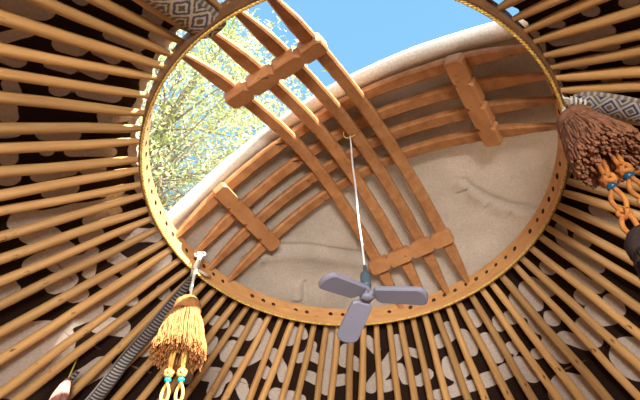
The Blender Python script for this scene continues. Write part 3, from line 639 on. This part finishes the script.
def braid(parent, start, end, links, m_yarn, m_bead, head=True, r=.007):
    """a doubled cord: knot, bead, then a chain of loops"""
    A, B = Vector(start), Vector(end); d = (B - A); L_ = d.length; d.normalize(); s1 = d.cross(Vector((.3, 1, .2))).normalized(); s2 = d.cross(s1)
    mb = MB()
    k1 = .30
    mb.tube([A - s1 * r * .7, A + d * L_ * k1 * .5 - s1 * r * .9, A + d * L_ * k1 - s1 * r * .3], r * .8, 7); mb.tube([A + s1 * r * .7, A + d * L_ * k1 * .5 + s1 * r * .9, A + d * L_ * k1 + s1 * r * .3], r * .8, 7)
    K = A + d * L_ * k1
    for j in range(3):      # the knot
        ph = j * 2.1; q = (s1 * math.cos(ph) + s2 * math.sin(ph)); q2 = d.cross(q)
        mb.tube([K + q * (r * 2.0 * math.cos(a)) + (d * .8 + q2 * .6) * (r * 1.8 * math.sin(a)) for a in [2 * PI * k / 16 for k in range(17)]], r * .85, 7, caps=False)
    Bd = K + d * r * 3.6
    T = Bd + d * r * 1.5; rest = (B - T).length; n_ = 16 * links
    for sg in (1, -1):
        mb.tube([T + d * rest * k / n_ + s1 * (sg * r * (.35 + 1.55 * abs(math.sin(PI * links * k / n_)))) * (1 if (k * links // n_) % 2 == 0 else -1) + s2 * (sg * r * .5 * math.cos(PI * links * k / n_)) for k in range(n_ + 1)], r * .8, 7)
    for l in range(1, links + 1):
        c = T + d * rest * l / links
        for j in range(2):
            q = s1 * math.cos(j * 1.3) + s2 * math.sin(j * 1.3)
            mb.tube([c + q * (r * 1.7 * math.cos(a)) + d * (r * 1.5 * math.sin(a)) for a in [2 * PI * k / 14 for k in range(15)]], r * .75, 6, caps=False)
    cord = mb.build('knotted_cord', m_yarn, parent)
    mb = MB(); mb.ball(Bd, r * 1.75, 12, 8, sz=.8, axis=d); bead = mb.build('bead', m_bead, cord)
    return cord
# golden tassel, left
TX, TY = -.640, .366
t = thing('tassel', dn(TX, TY, -.50), 'golden brown yarn tassel with yellow cords and turquoise beads, hanging at lower left', 'tassel', 'yarn tassels hung from the crown wheel')
mb = MB(); mb.tube([dn(TX - .008, TY + .004, .02), dn(TX - .008, TY, -.1), dn(TX, TY, -.22)], .005, 6); mb.build('hanging_cord', WHITE, t)
mb = MB(); mb.lathe([(.008, .016), (.034, .008), (.051, -.014), (.057, -.045), (.053, -.068), (.058, -.078)], dn(TX, TY, -.222), 24); mb.build('head', Y_GOLD, t)
mb = MB(); mb.lathe([(.05, 0), (.058, -.02), (.062, -.08), (.045, -.11)], dn(TX, TY, -.29), 20); skirt(mb, dn(TX, TY, -.288), .057, .098, .19, 900, 3, .0022, .005, (.014, .0), core=.35, ragged=.16)
mb.build('yarn_skirt', Y_GOLD, t)
braid(t, dn(-.645, .35, -.40), dn(-.63, .41, -.86), 4, Y_GOLDC, TURQ)
braid(t, dn(-.605, .345, -.40), dn(-.57, .41, -.86), 4, Y_GOLDC, TURQ)
# brown tassel, right, with a dark second tier
TX, TY = .704, -.402
t = thing('tassel', dn(TX, TY, -.32), 'bushy brown yarn tassel with orange knotted cords, hanging at upper right', 'tassel', 'yarn tassels hung from the crown wheel')
mb = MB(); mb.tube([dn(TX, TY, .0), dn(TX, TY, -.08)], .007, 6); mb.build('hanging_cord', WHITE, t)
mb = MB(); mb.lathe([(.008, .012), (.04, .006), (.058, -.012), (.063, -.04), (.058, -.07), (.062, -.078)], dn(TX, TY, -.055), 24)
skirt(mb, dn(TX, TY, -.045), .025, .065, .085, 190, 8, .0034, .002, core=.96, ragged=.02)
mb.build('head', Y_BROWN, t)
mb = MB(); mb.lathe([(.048, 0), (.06, -.03), (.07, -.09), (.05, -.11)], dn(TX + .008, TY, -.12), 20); skirt(mb, dn(TX, TY, -.115), .056, .098, .178, 800, 5, .0044, .006, (.018, .004), ragged=.16, core=.3)
mb.build('yarn_skirt', Y_BROWN, t)
e1, e2 = dn(.652, -.372, -.60), dn(.700, -.412, -.60)
braid(t, dn(.700, -.388, -.27), e1, 2, Y_ORANGE, BLUEB, r=.0085)
braid(t, dn(.738, -.405, -.25), e2, 2, Y_ORANGE, BLUEB, r=.0085)
c = Vector(e1) * .6 + Vector(e2) * .4 + Vector((.0, .01, .012))
mb = MB(); mb.lathe([(.01, .012), (.036, .004), (.052, -.02), (.054, -.05), (.046, -.075), (.05, -.085)], c, 24); skirt(mb, c + Vector((0, 0, .0)), .02, .055, .09, 200, 9, .0036, .002, core=.96, ragged=.02)
skirt(mb, c + Vector((0, 0, -.08)), .05, .085, .24, 600, 6, .004, .006, core=.4); mb.lathe([(.04, 0), (.06, -.04), (.07, -.2)], c + Vector((0, 0, -.08)), 18)
t_ = mb.build('lower_skirt', Y_DARK, t); t_['label'] = 'dark brown lower yarn skirt'
# small pink tassel, lower left corner
PX, PY, PZ = -1.172, .706, -.375
t = thing('tassel', dn(PX, PY, PZ - .2), 'small dusty pink yarn tassel hanging at the lower left edge', 'tassel', 'yarn tassels hung from the crown wheel')
mb = MB(); mb.tube([dn(PX, PY, PZ + .16), dn(PX, PY, PZ + .02), dn(PX, PY, PZ - .01)], .003, 6); mb.build('hanging_cord', THREAD, t)
mb = MB(); mb.lathe([(.004, .006), (.012, -.01), (.022, -.05), (.03, -.12)], dn(PX, PY, PZ), 16); skirt(mb, dn(PX, PY, PZ), .008, .046, .2, 240, 12, .0028, .004); mb.build('yarn_skirt', Y_PINK, t)
ribbon('woven_strip', [dn(-1.135, .690, -.345), dn(-1.150, .700, -.362), dn(-1.168, .712, -.382)], [(0, .02), (1, .024)], BAND_C, t, cn(-1.15, .7), n=10)[0]['label'] = 'short black and grey woven strip'

# ---------------------------------------------------------------- the tree outside
tree = thing('tree', (-4.3, 4.6, -.09), 'tall leafy pale green tree seen through the open side of the wheel', 'tree')
rnd = random.Random(11)
crownc = Vector((-2.75, 3.0, 8.2))
mb = MB(); trunk = [Vector((-4.3, 4.6, -.1)), Vector((-4.2, 4.5, 2)), Vector((-4.0, 4.2, 4)), Vector((-3.6, 3.8, 5.8)), Vector((-3.1, 3.35, 7.4)), Vector((-2.7, 3.0, 9.4))]
mb.tube(trunk, [.2, .17, .14, .1, .06, .02], 10); mb.build('trunk', BARK, tree)
mbb = MB(); mbl = MB()
def leaf(p, d, ln):
    s_ = d.cross(Vector((rnd.uniform(-1, 1), rnd.uniform(-1, 1), rnd.uniform(-1, 1)))).normalized() * ln * .17; up = d.cross(s_).normalized() * ln * .04
    a, b_, c_, e = p, p + d * ln * .45 + s_ + up, p + d * ln, p + d * ln * .45 - s_ + up
    mbl.add([a, b_, c_, e, p + d * ln * .45], [(0, 1, 4), (1, 2, 4), (2, 3, 4), (3, 0, 4)], 0, False)
nb_ = 0
for k in range(TREE_N):
    while True:
        q = Vector((rnd.uniform(-1, 1), rnd.uniform(-1, 1), rnd.uniform(-1, 1)))
        if q.length < 1 and (q.length > .35 or rnd.random() < .5): break
    p = crownc + Vector((q.x * 2.2, q.y * 2.2, q.z * 2.3))
    root = trunk[3].lerp(trunk[5], rnd.random())
    d = (p - root).normalized(); d = (d + Vector((rnd.uniform(-.6, .6), rnd.uniform(-.6, .6), rnd.uniform(-.7, .3)))).normalized()
    tip = p + d * rnd.uniform(.45, .8) + Vector((0, 0, -.12))
    if k % 4 == 0: mbb.tube([root, root.lerp(p, .5) + Vector((0, 0, .15)), p, tip], [.022, .014, .008, .003], 5)
    else: mbb.tube([p - d * .15, p, p.lerp(tip, .5) + Vector((0, 0, .04)), tip], [.006, .006, .004, .002], 4)
    for j in range(64):
        f = rnd.random(); b0 = p.lerp(tip, f) + Vector((rnd.gauss(0, .12), rnd.gauss(0, .12), rnd.gauss(0, .12)))
        ld = (d * .6 + Vector((rnd.uniform(-1, 1), rnd.uniform(-1, 1), rnd.uniform(-1.1, .5)))).normalized()
        leaf(b0, ld, rnd.uniform(.05, .11))
mbb.build('branches', BARK, tree); lf = mbl.build('foliage', LEAF, tree)

# ---------------------------------------------------------------- daylight, with an added fill lamp
w = bpy.data.worlds.new('sky'); SC.world = w; w.use_nodes = True; nt = w.node_tree; bg = nt.nodes['Background']
tc = nd(nt, 'ShaderNodeTexCoord'); sp = nd(nt, 'ShaderNodeSeparateXYZ'); nt.links.new(tc.outputs['Generated'], sp.inputs[0])
nt.links.new(ramp(nt, sp.outputs[2], [(0, (.75, .85, .95)), (.5, (.42, .70, 1.0)), (.85, (.30, .65, 1.0)), (1, (.26, .61, .99))]), bg.inputs[0]); bg.inputs[1].default_value = SKY
def sun_dir(az, el): return Vector((math.cos(RAD(az)) * math.cos(RAD(el)), math.sin(RAD(az)) * math.cos(RAD(el)), math.sin(RAD(el))))
sl = bpy.data.lights.new('sun', 'SUN'); sl.energy = SUN; sl.angle = RAD(.6); sl.color = (1, .93, .82); so = bpy.data.objects.new('sun', sl); COL.objects.link(so)
so.rotation_euler = sun_dir(SUN_AZ, SUN_EL).to_track_quat('Z', 'Y').to_euler(); so.location = sun_dir(SUN_AZ, SUN_EL) * 15
# added fill lamp outside the unseen doorway, standing in for daylight
al = bpy.data.lights.new('doorway_fill', 'AREA'); al.shape = 'RECTANGLE'; al.size = 2.0; al.size_y = 1.2; al.energy = DOORW; al.color = (1, .94, .86)
ao = bpy.data.objects.new('doorway_fill', al); COL.objects.link(ao); ao.location = (0, -4.4, .75); ao.rotation_euler = (RAD(90 + 16), 0, 0)

# ---------------------------------------------------------------- camera
cd = bpy.data.cameras.new('camera'); cd.sensor_fit = 'HORIZONTAL'; cd.sensor_width = 36; cd.lens = 480 / 640 * 36; cd.clip_start = .02
co = bpy.data.objects.new('camera', cd); COL.objects.link(co)
r_ = Vector((0.99982313, -0.01459506, 0.01186114)); u_ = Vector((-0.01880698, -0.77590751, 0.63056628)); f_ = Vector((0., 0.63067782, 0.77604477))
co.matrix_world = Matrix.Translation((-0.12186453, -1.17536336, ZR - 1.45724476)) @ Matrix((r_, u_, -f_)).transposed().to_4x4()
SC.camera = co
SC.view_settings.view_transform = 'Standard'; SC.view_settings.look = 'None'; SC.view_settings.exposure = EXPO; SC.view_settings.gamma = 1; SC.view_settings.use_curve_mapping = False
SC.cycles.use_denoising = True; SC.cycles.max_bounces = 10; SC.cycles.diffuse_bounces = 8; SC.cycles.transparent_max_bounces = 8
SC.cycles.sample_clamp_indirect = 6
